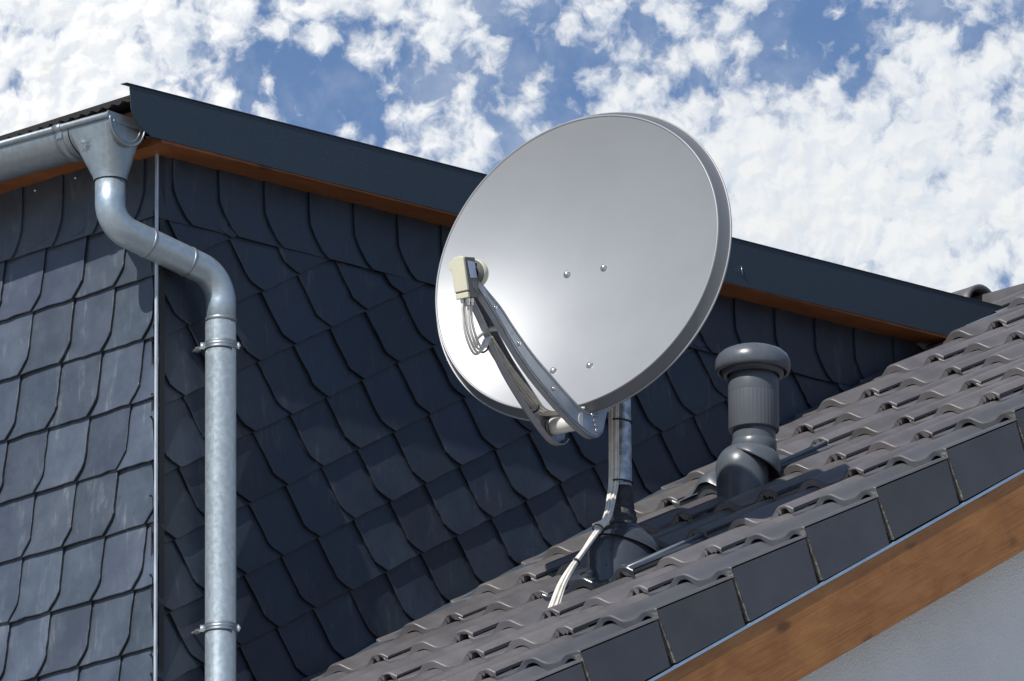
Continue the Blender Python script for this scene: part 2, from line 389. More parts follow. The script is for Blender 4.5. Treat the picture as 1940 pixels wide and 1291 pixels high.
for j in range(-10, 6):
    s0 = j * CL
    for k in range(-1, 3):
        P = random.choice(PROFS)
        if k == -1:
            cut = -.92 * CW + .30 if j < 4 else .0
            P = [p for p in P if p[0] >= cut]
            P = [(cut, P[0][1], P[0][2])] + P
        tile(main, k * CW, P, s0)
    if j >= 3:
        P = [p for p in random.choice(PROFS) if p[0] > .25]; tile(main, -2 * CW, P, s0)
for j in range(-10, 6):
    for k in range(-26, -13): tile(left_roof, k * CW, PROFS[0], j * CL)
main.build('tile_field', 'tile', house, recalc=False)
left_roof.build('far_tile_field', 'tile', house, recalc=False)

# verge tiles: every one a part
def vprof():
    P = []
    for x in [.920, .925, .945, .965, .985, .998, 1.005, 1.012, 1.019, 1.026, 1.033, 1.041, 1.049, 1.057, 1.065, 1.072, 1.079, 1.086, 1.093, 1.10, 1.115, 1.13, 1.142, 1.15, 1.158, 1.166, 1.174, 1.182, 1.19, 1.198, 1.205, 1.209, 1.213]:
        H = max(roll(x - 1.049), .014 * sstep(1.135, 1.175, x))
        if x > 1.205: H -= (.001 if x < 1.21 else .005)
        d = abs(x - 1.051) / .026; gp = .0095 * math.sqrt(1 - d * d) if d < 1 else 0
        d = abs(x - 1.168) / .022; gp = .009 * math.sqrt(1 - d * d) if d < 1 else gp
        P.append((x, H, gp))
    return P
VP = vprof()
for j in range(-10, 6):
    mb = MB(); s0 = j * CL; tile(mb, 0, VP, s0, joint=False, still=True)
    js = 0.; dx = random.uniform(.0004, .0022)
    # hanging flange
    def ht(s): return .009 + T_ * (1 - s / CL) - OFF
    def flange_pts(x):
        n = 8; top = []; a = random.uniform(-.002, .002)
        for i in range(n + 1):
            q = (CL - .014) * i / n; top.append(RP(x, s0 + q, ht(q) - .004))
        return [RP(x, s0 - .001, -.1415 + a), *top, RP(x, s0 + CL - .030, -.1440 + a)]
    outer = flange_pts(1.213 + dx)
    mb.prism(outer, V((-.020, 0, 0)))
    vo = mb.build('verge_tile', 'verge', house, recalc=False)
    ef_ = MB(); rr_ = random.Random(j)
    L_ = []; R_ = []
    for i in range(15):
        hq = ht(0) - .006 + (-.1405 - ht(0) + .006) * i / 14
        L_.append(RP(1.2125 + dx + rr_.uniform(-.0012, .0006), s0 - .0018 - rr_.uniform(0, .0015), hq)); R_.append(RP(1.194 + rr_.uniform(-.001, .002), s0 - .0018, hq))
    ef_.add(L_ + R_, [(i, i + 1, 16 + i, 15 + i) for i in range(14)]); ef_.build('end_face', 'concrete', vo)

def ridge_cap(xr, L=.40):
    rc = MB(); n = 14; vs = []
    for x, rr in ((xr, .078), (xr - .03, .076), (xr - L, .066)):
        for r_ in (rr, rr - .013):
            for i in range(n + 1):
                a = math.pi * (i / n); vs.append((x, yr + math.cos(a) * r_, zr - .058 + math.sin(a) * r_))
    q = n + 1; fs = []
    for i in range(n):
        fs += [(i, i + 1, 2 * q + i + 1, 2 * q + i), (2 * q + i, 2 * q + i + 1, 4 * q + i + 1, 4 * q + i), (q + i, q + i + 1, 3 * q + i + 1, 3 * q + i), (i, q + i, q + i + 1, i + 1)]
    rc.add(vs, fs, True); rc.build('ridge_tile', 'tile', house)
for i in range(18): ridge_cap(-.29 - i * .36)
for i in range(3): ridge_cap(1.55 - i * .36)

# drip strip, barge board
st = MB(); st.prism([RP(1.207, -9.7 * CL, -.1465), RP(1.206, -9.7 * CL, -.1535), RP(1.206, JR * CL, -.1535), RP(1.206, JR * CL, -.1465)], (.010, 0, 0)); st.build('drip_strip', 'strip', house)
bd = MB(); bd.prism([RP(1.1845, -9.7 * CL, -.1535), RP(1.1845, -9.7 * CL, -.338), RP(1.1845, JR * CL + .0, -.338), RP(1.1845, JR * CL, -.1535)], (.028, 0, 0)); bd.build('barge_board', 'board', house, bevel=.002)
bs = MB(); bs.prism([RP(1.05, -9.7 * CL, -.12), RP(1.05, -9.7 * CL, -.150), RP(1.05, JR * CL, -.150), RP(1.05, JR * CL, -.12)], (.15, 0, 0)); bs.build('verge_batten', 'underlay', house)

# ------------------------------------------------------------------ dormer
dormer = thing('dormer', 'slate-hung dormer with a dark metal verge, rising through the tiled roof', 'dormer')
DX0 = -3.6
SLD = .0711
body = MB()
body.prism([(-.02, .02, 7.2), (-.02, 3.6, 9.7), (-.02, 3.5, 10.08), (-.02, .02, 9.83)], (DX0 + .04, 0, 0)); body.build('dormer_core', 'underlay', dormer)

LEFT = [(0, 0), (-.030, .14), (-.065, .30), (-.100, .46), (-.128, .59), (-.150, .69), (-.152, .73), (-.140, .775), (-.108, .84), (-.055, .92), (0, 1)]
def slates(J0, q, p, nrm, ks, ms, clip, mname, part, th=.0085):
    mb = MB(); J0, q, p, nrm = V(J0), V(q), V(p), V(nrm)
    for mm in ms:
        for k in ks:
            J = J0 + q * k + p * mm
            if not clip['keep'](J): continue
            rnd = random.Random(k * 131 + mm * 17); tn = rnd.uniform(.76, 1.28); mb.tint = (tn * rnd.uniform(.97, 1.03), tn, tn * rnd.uniform(.96, 1.05))
            jj = (rnd.uniform(-.014, .014), rnd.uniform(-.012, .012)); tilt = rnd.uniform(-.0018, .0018); tilt2 = rnd.uniform(-.0012, .0012)
            pts = []
            for (a, b) in LEFT: pts.append((a + jj[0] * (1 - abs(2 * b - 1)) + rnd.uniform(-.009, .009), b + jj[1] * b + rnd.uniform(-.006, .006)))
            e = len(pts)
            # slightly broken lower edge
            for a in (.2, .4, .6, .8, 1.0, 1.16): pts.append((a, 1 + jj[1] + rnd.uniform(-.012, .012)))
            pts += [(1.16, -.25), (-.02, -.25)]
            fr = [J + q * a + p * (b - 1) + nrm * (.010 + th * (1.15 - a) + th * (b) * 1.15 + tilt * a + tilt2 * b) for (a, b) in pts]
            n = len(fr); bkk = [v - nrm * .0082 for v in fr]
            # chamfered, knapped edge: inner ring
            cx = sum(a for a, b in pts) / n; cy = sum(b for a, b in pts) / n
            inn = []
            for (a, b), v in zip(pts, fr):
                w = .018 + rnd.uniform(0, .014)
                a2 = a + (cx - a) * w; b2 = b + (cy - b) * w
                inn.append(J + q * a2 + p * (b2 - 1) + nrm * (.010 + th * (1.15 - a2) + th * b2 * 1.15 + tilt * a2 + tilt2 * b2 + .0012))
            mb.add(bkk + fr + inn, [tuple(range(2 * n, 3 * n))] + [(n + i, n + (i + 1) % n, (i + 1) % n + 2 * n, i + 2 * n) for i in range(n)])
            mb.tint = tuple(c * .42 for c in mb.tint); mb.add(bkk + fr, [(i, (i + 1) % n, (i + 1) % n + n, i + n) for i in range(n)])  # edge faces darkened: rough edge's self-shadow put into the tint, with some dirt
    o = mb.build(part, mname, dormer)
    bm = bmesh.new(); bm.from_mesh(o.data)
    for co, no in clip['planes']:
        bmesh.ops.bisect_plane(bm, geom=bm.verts[:] + bm.edges[:] + bm.faces[:], plane_co=co, plane_no=no, clear_outer=True)
    bm.to_mesh(o.data); bm.free(); return o
# side cladding: courses climb to the back
def side_top(y): return 9.650 + .0690 * y
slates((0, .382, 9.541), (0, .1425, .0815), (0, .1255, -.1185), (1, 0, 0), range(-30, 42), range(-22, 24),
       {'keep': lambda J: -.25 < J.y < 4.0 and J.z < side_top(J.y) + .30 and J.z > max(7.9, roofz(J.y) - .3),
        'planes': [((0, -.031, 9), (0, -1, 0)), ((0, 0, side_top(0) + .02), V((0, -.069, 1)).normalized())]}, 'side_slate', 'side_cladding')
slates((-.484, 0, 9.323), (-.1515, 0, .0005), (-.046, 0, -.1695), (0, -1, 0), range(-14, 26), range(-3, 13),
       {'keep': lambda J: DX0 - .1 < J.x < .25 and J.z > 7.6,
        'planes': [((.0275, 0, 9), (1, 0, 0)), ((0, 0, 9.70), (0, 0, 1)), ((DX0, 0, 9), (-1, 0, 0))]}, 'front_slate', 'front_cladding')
# top courses: tall slates with a straight head under the eaves
def band(J0, q, up, nrm, n, k0, mname, part, hgt, curve, cut):
    mb = MB(); nails = MB(); J0, q, up, nrm = V(J0), V(q), V(up), V(nrm)
    for k in range(k0, n):
        rnd = random.Random(k * 7 + 3); tn = rnd.uniform(.84, 1.12); mb.tint = (tn, tn, tn)
        J = J0 + q * k; w = 1.08
        pts = [(-curve[0], hgt), (-curve[0] - .02, hgt * .6), (-curve[0], curve[1]), (-curve[0] * .75, curve[1] * .62), (-curve[0] * .35, curve[1] * .2), (0, 0), (.5, rnd.uniform(-.002, .002)), (w, 0), (w, hgt)]
        P = [J + q * a + up * b + nrm * (.029 - .0065 * a + .003 * (1 - b / hgt)) for a, b in pts]; m_ = len(P)
        mb.add(P + [v - nrm * .005 for v in P], [tuple(range(m_))] + [(i, (i + 1) % m_, (i + 1) % m_ + m_, i + m_) for i in range(m_)])
        c = J + q * .42 + up * (hgt * .80) + nrm * .0295
        nails.lathe(c, nrm, [(.0001, .0034), (.0030, .0030), (.0046, .0012), (.0046, -.002)], 8)
    o = mb.build(part, mname, dormer); nails.build('nail_heads', 'screw', o)
    bm = bmesh.new(); bm.from_mesh(o.data)
    bmesh.ops.bisect_plane(bm, geom=bm.verts[:] + bm.edges[:] + bm.faces[:], plane_co=cut[0], plane_no=cut[1], clear_outer=True)
    bm.to_mesh(o.data); bm.free(); return o
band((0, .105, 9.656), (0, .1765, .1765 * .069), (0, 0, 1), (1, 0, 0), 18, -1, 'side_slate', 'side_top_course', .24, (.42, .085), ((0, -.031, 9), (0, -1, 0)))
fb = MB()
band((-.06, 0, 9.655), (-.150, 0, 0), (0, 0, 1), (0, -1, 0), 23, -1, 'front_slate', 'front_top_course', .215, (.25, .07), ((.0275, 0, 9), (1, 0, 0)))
# corner trim
ct = MB(); ct.prism([(.029, -.039, 7.4), (.036, -.039, 7.4), (.036, -.033, 7.4), (.0345, -.033, 7.4), (.0345, -.0375, 7.4), (.029, -.0375, 7.4)], (0, 0, 9.845 - 7.4)); ct.build('corner_trim', 'trim', dormer)
ct = MB(); ct.prism([(.0, -.020, 7.4), (.029, -.020, 7.4), (.029, .0, 7.4), (.0, .0, 7.4)], (0, 0, 9.84 - 7.4)); ct.build('corner_batten', 'black', dormer)
# verge fascia
def fz(y): return 9.8302 + SLD * y
prof = [(-.2442, 9.9418), (-.2302, 9.9409), (-.2239, 9.8745), (-.2144, 9.8568), (-.1998, 9.8426), (-.1797, 9.8315), (-.1483, 9.8198), (.5, 9.8625), (1.2, 9.9125), (2.2, 9.9805), (3.16, 10.0540), (3.25, 10.105), (3.30, 10.125), (3.42, 10.2022)]
fa = MB(); P = [(.12, y, z) for y, z in prof[1:]]; fa.prism(P, (-.0025, 0, 0))
# folded top edge and returned bottom edge
fa.prism([(.122, -.2442, 9.9424), (.122, 3.42, 10.2030), (.100, 3.42, 10.2045), (.100, -.2442, 9.9439)], (0, 0, .0022))
fa.prism([(.1172, -.148, 9.8205), (.1172, 3.15, 10.0545), (.100, 3.15, 10.0545), (.100, -.148, 9.8205)], (0, 0, .002))
fa.build('verge_fascia', 'fascia', dormer)
# small clip standing on the fascia
cl = MB(); cl.tube([(.121, 2.248, 10.043), (.1235, 2.246, 10.030), (.121, 2.250, 10.018)], .0016, 6); cl.build('clip', 'screw', dormer)
# torn flashing at the foot of the fascia
fl = MB(); fl.prism([(.122, 3.165, 10.040), (.128, 3.195, 10.030), (.130, 3.265, 10.098), (.126, 3.33, 10.132), (.124, 3.42, 10.180), (.123, 3.42, 10.192), (.122, 3.32, 10.142), (.122, 3.25, 10.106)], (.002, 0, 0)); fl.build('foot_flashing', 'strip', dormer)
# roof sheet, soffits, eave board
rf = MB()
rf.prism([(.117, -.205, 9.914), (.117, 3.42, 9.914 + 3.625 * SLD), (.117, 3.42, 9.926 + 3.625 * SLD), (.117, -.205, 9.926)], (DX0 - .25, 0, 0))
rf.prism([(-.05, 3.42, 9.914 + 3.625 * SLD), (-.05, yr, 9.914 + (yr + .205) * SLD), (-.05, yr, 9.926 + (yr + .205) * SLD), (-.05, 3.42, 9.926 + 3.625 * SLD)], (DX0 - .1, 0, 0))
# corrugated drip edge
for i in range(95):
    x = .11 - i * .038
    rf.prism([(x, -.212, 9.914), (x, -.212, 9.908), (x - .012, -.212, 9.904), (x - .024, -.212, 9.908), (x - .03, -.212, 9.914)], (0, .012, 0))
rf.build('roof_sheet', 'underlay', dormer)
sf = MB()
sf.prism([(.1165, -.105, fz(-.105) - .008), (.1165, 3.2, fz(3.2) - .008), (.1165, 3.2, fz(3.2) + .016), (.1165, -.105, fz(-.105) + .016)], (-.155, 0, 0)); sf.build('verge_soffit', 'soffit', dormer)
ef = MB(); ef.prism([(-.039, -.125, 9.842), (-.039, .02, 9.850), (-.039, .02, 9.875), (-.039, -.125, 9.867)], (DX0 - .2, 0, 0))
ef.prism([(.060, -.150, 9.846), (.060, -.126, 9.846), (.060, -.126, 9.905), (.060, -.150, 9.905)], (DX0 - .35, 0, 0)); ef.build('eave_board', 'soffit', dormer)
# flashing between slates and tiles
lf = MB(); lf.prism([(.012, y, roofz(y) + .075) for y in (-.1, 3.3)] + [(.012, y, roofz(y) - .12) for y in (3.3, -.1)], (.003, 0, 0))
lf.prism([RP(.015 - .321, s, -.012) for s in (-8 * CL, 3.0 * CL)] + [RP(.10 - .321, s, -.012) for s in (3.0 * CL, -8 * CL)], ND * .003)
lf.build('side_flashing', 'lead', dormer)

# ------------------------------------------------------------------ gutter
GY, GZ, GR = -.208, 9.853, .066
gutter = thing('rain_gutter', 'half-round zinc gutter along the dormer eave', 'gutter')
def arc(r, a0, a1, n=22): return [(GY + r * math.cos(a0 + (a1 - a0) * i / n), GZ + r * math.sin(a0 + (a1 - a0) * i / n)) for i in range(n + 1)]
gm = MB(); n = 22
o_ = arc(GR, math.pi, 2 * math.pi); i_ = arc(GR - .0015, math.pi, 2 * math.pi)
vs = [(.088, y, z) for y, z in o_] + [(DX0 - .1, y, z) for y, z in o_] + [(.088, y, z) for y, z in i_] + [(DX0 - .1, y, z) for y, z in i_]; q = n + 1
gm.add(vs, [(i, i + 1, q + i + 1, q + i) for i in range(n)] + [(2 * q + i, 2 * q + i + 1, 3 * q + i + 1, 3 * q + i) for i in range(n)] + [(i, i + 1, 2 * q + i + 1, 2 * q + i) for i in range(n)], True)
gm.build('trough', 'zinc', gutter)
be = MB(); be.tube([(.090, GY - GR, GZ + .003), (DX0 - .1, GY - GR, GZ + .003)], .0095, 16); be.build('bead', 'zinc', gutter)
ec = MB(); pts = [(.088, GY + (GR + .0005) * math.cos(math.pi + math.pi * i / 24), GZ + (GR + .0005) * math.sin(math.pi + math.pi * i / 24)) for i in range(25)]
ec.prism(pts, (.002, 0, 0))
ec.tube([(.0905, GY + GR * math.cos(math.pi + math.pi * i / 24), GZ + GR * math.sin(math.pi + math.pi * i / 24)) for i in range(25)], .0032, 8)
ec.tube([(.0895, GY + (GR - .016) * math.cos(math.pi + math.pi * i / 24), GZ - .006 + (GR - .016) * math.sin(math.pi + math.pi * i / 24)) for i in range(25)], .0022, 8)
ec.prism([(.084, GY - GR - .006, GZ + .013), (.086, GY + GR, GZ + .013), (.086, GY + GR, GZ - .012), (.084, GY - GR + .004, GZ - .012)], (.006, 0, 0))
ec.build('end_cap', 'zinc', gutter)
for bx in (-.098, -.72, -1.35, -1.98, -2.6, -3.2):
    b = MB(); r1 = GR + .0035
    w = .028
    pa = arc(r1, math.pi * 1.0, math.pi * 2, 22); vs = []
    for x in (bx - w / 2, bx + w / 2):
        for rr in (0, 1):
            vs += [(x, GY + (y - GY) * (1 + .0 * rr) , z) if rr == 0 else (x, GY + (y - GY) * .965, GZ + (z - GZ) * .965) for y, z in pa]
    b.add(vs, [(i, i + 1, 2 * q + i + 1, 2 * q + i) for i in range(n)] + [(i, i + 1, q + i + 1, q + i) for i in range(n)] + [(2 * q + i, 2 * q + i + 1, 3 * q + i + 1, 3 * q + i) for i in range(n)], True)
    b.tube([(bx - w / 2, GY - GR, GZ + .003), (bx + w / 2, GY - GR, GZ + .003)], .0118, 14)
    b.box((bx + .004, GY - GR + .0015, GZ - .018), (.020, .006, .016))
    b.build('bracket', 'zinc', gutter)
jn = MB()
pa = arc(GR + .0012, math.pi * 1.02, math.pi * 2, 22)
jn.tube([(-.062, y, z) for y, z in pa], .0016, 6); jn.build('joint_seam', 'black', gutter)

# the gutter falls a little towards its outlet
pv = V((.09, GY, GZ)); gutter.matrix_world = Matrix.Translation(pv) @ Matrix.Rotation(.030, 4, 'Y') @ Matrix.Translation(-pv)

# ------------------------------------------------------------------ downpipe with hopper
pipe = thing('downpipe', 'galvanised downpipe bending around the dormer corner, clamped to its slate side', 'downpipe')
hp = MB(); HC = V((.020, -.199, 9.716)); rb = .0455
top = []; bot = []
x0, x1, yf, yk = -.052, .078, -.276, -.142
ztop = 9.833
n = 48
for i in range(n):
    a = 2 * math.pi * i / n - math.pi * .75
    c, s_ = math.cos(a), math.sin(a); k = 1 / max(abs(c), abs(s_))
    sx, sy = c * k, s_ * k
    x = (x0 + x1) / 2 + sx * (x1 - x0) / 2; y = (yf + yk) / 2 + sy * (yk - yf) / 2
    zz = GZ - math.sqrt(max(0, GR ** 2 - (y - GY) ** 2)) - .001 if abs(y - GY) < GR else GZ - .012
    if sy < -.99: zz = GZ - .014
    zz = min(zz, GZ - .012)
    zz = max(zz, GZ - GR * .98)
    top.append(V((x, y, zz)))
    bot.append(HC + V((c * rb, s_ * rb, 0)))
rows = [top]
for f in (.25, .5, .75): rows.append([t.lerp(b, f) for t, b in zip(top, bot)])
rows.append(bot); rows.append([b + V((0, 0, -.010)) + (b - HC) * -.04 for b in bot])
vs = [v for r_ in rows for v in r_]
hp.add(vs, [(r_ * n + i, r_ * n + (i + 1) % n, (r_ + 1) * n + (i + 1) % n, (r_ + 1) * n + i) for r_ in range(len(rows) - 1) for i in range(n)], True)
ho = hp.build('hopper', 'zinc_bright', pipe)
em = ho.modifiers.new('split', 'EDGE_SPLIT'); em.split_angle = R(28)
# pressed star mark on the hopper front
sm_ = MB(); fc = V((-.004, -.2730, 9.800)); ex = V((1, 0, 0)); ez = V((0, (.0305), .118)).normalized() * -1
ez = -V((0, -.0305, .118)).normalized(); ez = V((0, -.030, .1)).normalized(); nn = V((0, -1, -.30)).normalized()
vs = []; k = 16
for i in range(k):
    a = math.pi * i / 8; rr = (.024 if i % 4 == 0 else .016) if i % 2 == 0 else .0042
    vs.append(fc + ex * math.sin(a) * rr + ez * math.cos(a) * rr)
vs.append(fc + nn * .004)
sm_.add(vs, [(i, (i + 1) % k, k) for i in range(k)]); sm_.build('star_mark', 'screw', ho)
path = fillet([(.020, -.199, 9.712), (.020, -.199, 9.585), (.090, .149, 9.508), (.090, .149, 9.36)], .088, 14)
sw = MB(); sw.tube(path, .0402, 32); sw.build('swan_neck', 'galv', pipe)
A_, B_ = V((.020, -.199, 9.585)), V((.090, .149, 9.508)); dr = (B_ - A_).normalized()
for f in (.34, .70):
    se = MB(); c = A_.lerp(B_, f); se.lathe(c, dr, [(.0402, -.004), (.0418, -.003), (.0418, .003), (.0402, .004)], 32); se.build('seam_ring', 'zinc', pipe)
se = MB()
se.lathe((.09, .149, 9.385), (0, 0, 1), [(.0402, -.003), (.0425, -.002), (.0425, .006), (.0402, .008)], 32)
se.build('seam_ring', 'zinc', pipe)
lp = MB(); lp.tube([(.09, .149, 9.385), (.09, .149, 6.0), (.09, .149, 3.0), (.09, .149, .25)], .0408, 40)
lp.build('long_pipe', 'galv', pipe)
sd = MB(); sd.tube([(.09 + .0405 * .25, .149 - .0405 * .97, 9.38), (.09 + .0405 * .25, .149 - .0405 * .97, .3)], .0010, 6); sd.build('pipe_seam', 'galv', pipe)
for z in (9.316, 8.542, 7.0, 5.2, 3.0, 1.2):
    c = MB(); c.lathe((.09, .149, z), (0, 0, 1), [(.0412, -.011), (.0432, -.0115), (.0440, -.009), (.0432, -.006), (.0432, -.002), (.0445, 0), (.0432, .002), (.0432, .006), (.0440, .009), (.0432, .0115), (.0412, .011)], 40)
    for sg in (-1, 1):   # bolted ears towards either side
        d_ = V((.747, .665, 0)) * sg if sg > 0 else V((-.75, -.66, 0))
        ctr = V((.09, .149, z)) + d_ * .046
        Mx = Matrix((d_, V((-d_.y, d_.x, 0)), V((0, 0, 1)))).transposed()
        c.box(ctr + V((.0, -.002, 0)), (.010, .003, .018), Mx); c.box(ctr + V((.003, -.007, 0)), (.010, .003, .018), Mx)
    co = c.build('clamp', 'zinc', pipe)
    for sg in (-1, 1):
        d_ = V((.747, .665, 0)) * sg; ctr = V((.09, .149, z)) + d_ * .047; sc = MB()
        ax = V((.66, -.75, 0)); sc.lathe(ctr, ax, [(.0001, -.012), (.0035, -.012), (.0035, .004), (.006, .0045), (.0055, .009), (.0001, .010)], 8, False); sc.build('screw', 'screw', co)
    s1 = V((.066, .118, z - .004)); e1 = V((.024, .112, z - .006)); sc = MB(); sc.lathe(e1, s1 - e1, [(.0001, 0), (.0042, 0), (.0042, .012), (.0085, .0125), (.0085, .024), (.0042, .0245), (.0042, .050), (.0001, .050)], 8, False)
    sc.build('stand_off', 'screw', co)

# ------------------------------------------------------------------ satellite dish
C = V((.852, .700, 9.511)); AZ, TA = R(8.3), R(5.5)
nh = V((math.sin(AZ), -math.cos(AZ), 0)); H_ = V((math.cos(AZ), math.sin(AZ), 0)); Z = V((0, 0, 1))
NN = nh * math.cos(TA) + Z * math.sin(TA); UU = -nh * math.sin(TA) + Z * math.cos(TA)
def D(h, u, n): return C + H_ * h + UU * u + NN * n
dish = thing('satellite_dish', 'large light grey satellite dish with twin aluminium feed arms, clamped to the roof mast', 'satellite dish')
da, db = .441, .412
FOC = .53
def bowl(h, u): return -((da * da - h * h) + (db * db - u * u) * (da * da / (db * db))) / (4 * FOC) * .5 * 2 / 2 if False else -(1 - (h / da) ** 2 - (u / db) ** 2) * .081
df = MB(); n = 128; prof = [0.0] + [i / 24 for i in range(1, 25)]
vs = [D(0, 0, bowl(0, 0))]
for r_ in prof[1:]:
    for k in range(n):
        a = 2 * math.pi * k / n; h_, u_ = da * .992 * r_ * math.cos(a), db * .992 * r_ * math.sin(a); vs.append(D(h_, u_, bowl(h_, u_)))
fs = [(0, 1 + k, 1 + (k + 1) % n) for k in range(n)]
for j in range(len(prof) - 2):
    b0 = 1 + j * n; fs += [(b0 + k, b0 + n + k, b0 + n + (k + 1) % n, b0 + (k + 1) % n) for k in range(n)]
df.add(vs, fs, True)
# rolled lip and flared skirt
lip = [(.992, -.0014), (.996, .0008), (1.0, .0018), (1.004, .0010), (1.006, -.002)]
def ring(lst, mb):
    vs = []
    for (r_, z_) in lst:
        for k in range(n):
            a = 2 * math.pi * k / n; vs.append(D((da * 1 + (r_ - 1) * .45) * math.cos(a), (db * 1 + (r_ - 1) * .45) * math.sin(a), z_))
    mb.add(vs, [(j * n + k, (j + 1) * n + k, (j + 1) * n + (k + 1) % n, j * n + (k + 1) % n) for j in range(len(lst) - 1) for k in range(n)], True)
ring(lip, df); refl = df.build('reflector', 'dish', dish)
rm = MB(); ring([(1.006, -.002), (1.012, -.008), (1.030, -.026), (1.040, -.0325)], rm)
# the back of the pressed shell
vs = [D(0, 0, bowl(0, 0) - .003)]
for r_ in prof[1:]:
    for k in range(n):
        a = 2 * math.pi * k / n; h_, u_ = da * .992 * r_ * math.cos(a), db * .992 * r_ * math.sin(a); vs.append(D(h_, u_, bowl(h_, u_) - .003))
rm.add(vs, fs, True)
rm.build('rim', 'rim', refl)
bl = MB(); ring([(1.039, -.0335), (1.043, -.0312), (1.048, -.0310), (1.051, -.034), (1.048, -.037), (1.039, -.037)], bl); bl.build('back_lip', 'dish', refl)
for (h_, u_) in ((-.078, .010), (.037, .007), (.032, -.286), (-.082, -.280)):
    b_ = MB(); zz = bowl(h_, u_)
    b_.lathe(D(h_, u_, zz), NN, [(.0105, 0), (.0105, .0014), (.0075, .0022), (.0065, .0055), (.004, .0075), (.0001, .0080)], 16); b_.build('bolt', 'screw', refl)

# arms
RU = [(.476, -.236), (.428, -.257), (.379, -.278), (.321, -.314), (.240, -.358), (.160, -.390), (.091, -.417), (.020, -.438), (-.045, -.428)]
RL = [(.480, -.258), (.441, -.284), (.399, -.311), (.341, -.354), (.259, -.407), (.167, -.449), (.080, -.482), (.022, -.497), (-.020, -.501), (-.050, -.492), (-.072, -.470)]
def hof(n_): return .062 - .040 * max(0, n_) / .5
for sg in (1, -1):
    am = MB()
    up = catmull([(0, a, b) for a, b in RU], 3); lo = catmull([(0, a, b) for a, b in RL], 3)
    outl = [(p.y, p.z) for p in lo] + [(-.098, -.36), (-.10, -.325), (-.062, -.325)] + [(p.y, p.z) for p in reversed(up)]
    outer = [D(sg * hof(a), b, a) for a, b in outl]; inner = [D(sg * (hof(a) - .003), b, a) for a, b in outl]; q = len(outer)
    am.add(outer + inner, [tuple(range(q)), tuple(range(q, 2 * q))[::-1]] + [(i, (i + 1) % q, (i + 1) % q + q, i + q) for i in range(q)])
    # folded flanges turned inwards along both long edges
    for line, w in ((up, .020), (lo, .020)):
        a0 = [D(sg * hof(p.y), p.z, p.y) for p in line]; a1 = [D(sg * (hof(p.y) - w), p.z, p.y) for p in line]
        nn_ = V((0, 0, 0)); th = UU * (-.003 if line is up else .003)
        a2 = [v + th for v in a1]; a3 = [v + th for v in a0]; q = len(a0)
        am.add(a0 + a1 + a2 + a3, [(k * q + i, k * q + i + 1, ((k + 1) % 4) * q + i + 1, ((k + 1) % 4) * q + i) for k in range(4) for i in range(q - 1)])
    # pressed bead just inside each edge
    for line, d_ in ((up, -.0075), (lo, .0085)):
        am.tube([D(sg * (hof(p.y) + .0004), p.z + d_, p.y - .001) for p in line[2:]], .0017, 6)
    ao = am.build('feed_arm', 'alu', dish)
    for (a, b) in ((.405, -.288), (.300, -.352), (.150, -.425), (-.018, -.440), (-.026, -.452), (-.033, -.463), (-.040, -.476)):
        sc = MB(); sc.lathe(D(sg * (hof(a) + .0005), b, a), H_ * sg, [(.006, 0), (.006, .0015), (.0035, .003), (.0001, .0032)], 12); sc.build('rivet', 'screw', ao)
cb = MB(); cb.tube([D(-.060, -.468, .018), D(.060, -.468, .018)], .0225, 28)
cbo = cb.build('cross_tube', 'tube', dish)
for h_ in (-.045, -.036): sl_ = MB(); sl_.lathe(D(h_, -.468, .018), H_, [(.0226, -.0012), (.0231, -.001), (.0231, .001), (.0226, .0012)], 28); sl_.build('slot', 'black', cbo)
# mast bracket behind the shell
bk = MB()
for sg in (1, -1): bk.prism([D(sg * .055, .05, -.115), D(sg * .055, .05, -.205), D(sg * .055, -.30, -.205), D(sg * .055, -.40, -.10), D(sg * .055, -.42, -.045), D(sg * .055, -.40, -.030), D(sg * .055, -.28, -.075)], H_ * .003)
bk.prism([D(-.055, .03, -.158), D(.058, .03, -.158), D(.058, -.27, -.158), D(-.055, -.27, -.158)], NN * .003)
for u_ in (-.02, -.23):
    bk.tube([D(-.04, u_, -.158), D(-.036, u_, -.235), D(0, u_, -.250), D(.036, u_, -.235), D(.04, u_, -.158)], .004, 8)
bk.build('mast_bracket', 'alu', dish)

# feed head (LNB)
fd = (NN * -.947 + UU * .32).normalized(); fu = (NN * .32 + UU * .947).normalized()
B0 = D(.003, -.247, .536)
ln = thing_parent = bpy.data.objects.new('feed_head', None); S.collection.objects.link(ln); ln.parent = dish
def F(h, u, d): return B0 + H_ * h + fu * u + fd * d
hb = MB()
w = .0205
prof_ = [(-w, -.0375), (-w, .033), (-w + .004, .046), (-w + .014, .0525), (w - .006, .0535), (w, .0485), (w, -.0375)]
hb.prism([F(a, b, -.002) for a, b in prof_], fd * .010)
hb.prism([F(a, b, -.001) for a, b in ((-w + .001, -.0415), (w - .001, -.0415), (w - .001, -.0562), (-w + .001, -.0562))], fd * .010)
hb.prism([F(-w, .018, 0), F(-w - .007, .024, 0), F(-w - .009, .032, 0), F(-w - .006, .041, 0), F(-w + .003, .046, 0)], fd * .04)
hb.build('housing', 'lnb', ln, bevel=.002)
gb = MB(); gb.prism([F(a * .97, b * .97, .008) for a, b in [(-w, -.0562), (-w, .040), (w, .0525), (w, -.0562)]], fd * .048)
gb.prism([F(-.019, -.0418, .0), F(.0195, -.0418, .0), F(.0195, -.0375, .0), F(-.019, -.0375, .0)], fd * .02)
gb.build('clamp_half', 'lnbgrey', ln, bevel=.002)
hz = MB(); hz.lathe(F(0, .012, .055), fd, [(.024, 0), (.024, .006), (.034, .010), (.034, .028), (.031, .034), (.0001, .036)], 32)
hz.build('feed_throat', 'lnbgrey', ln)
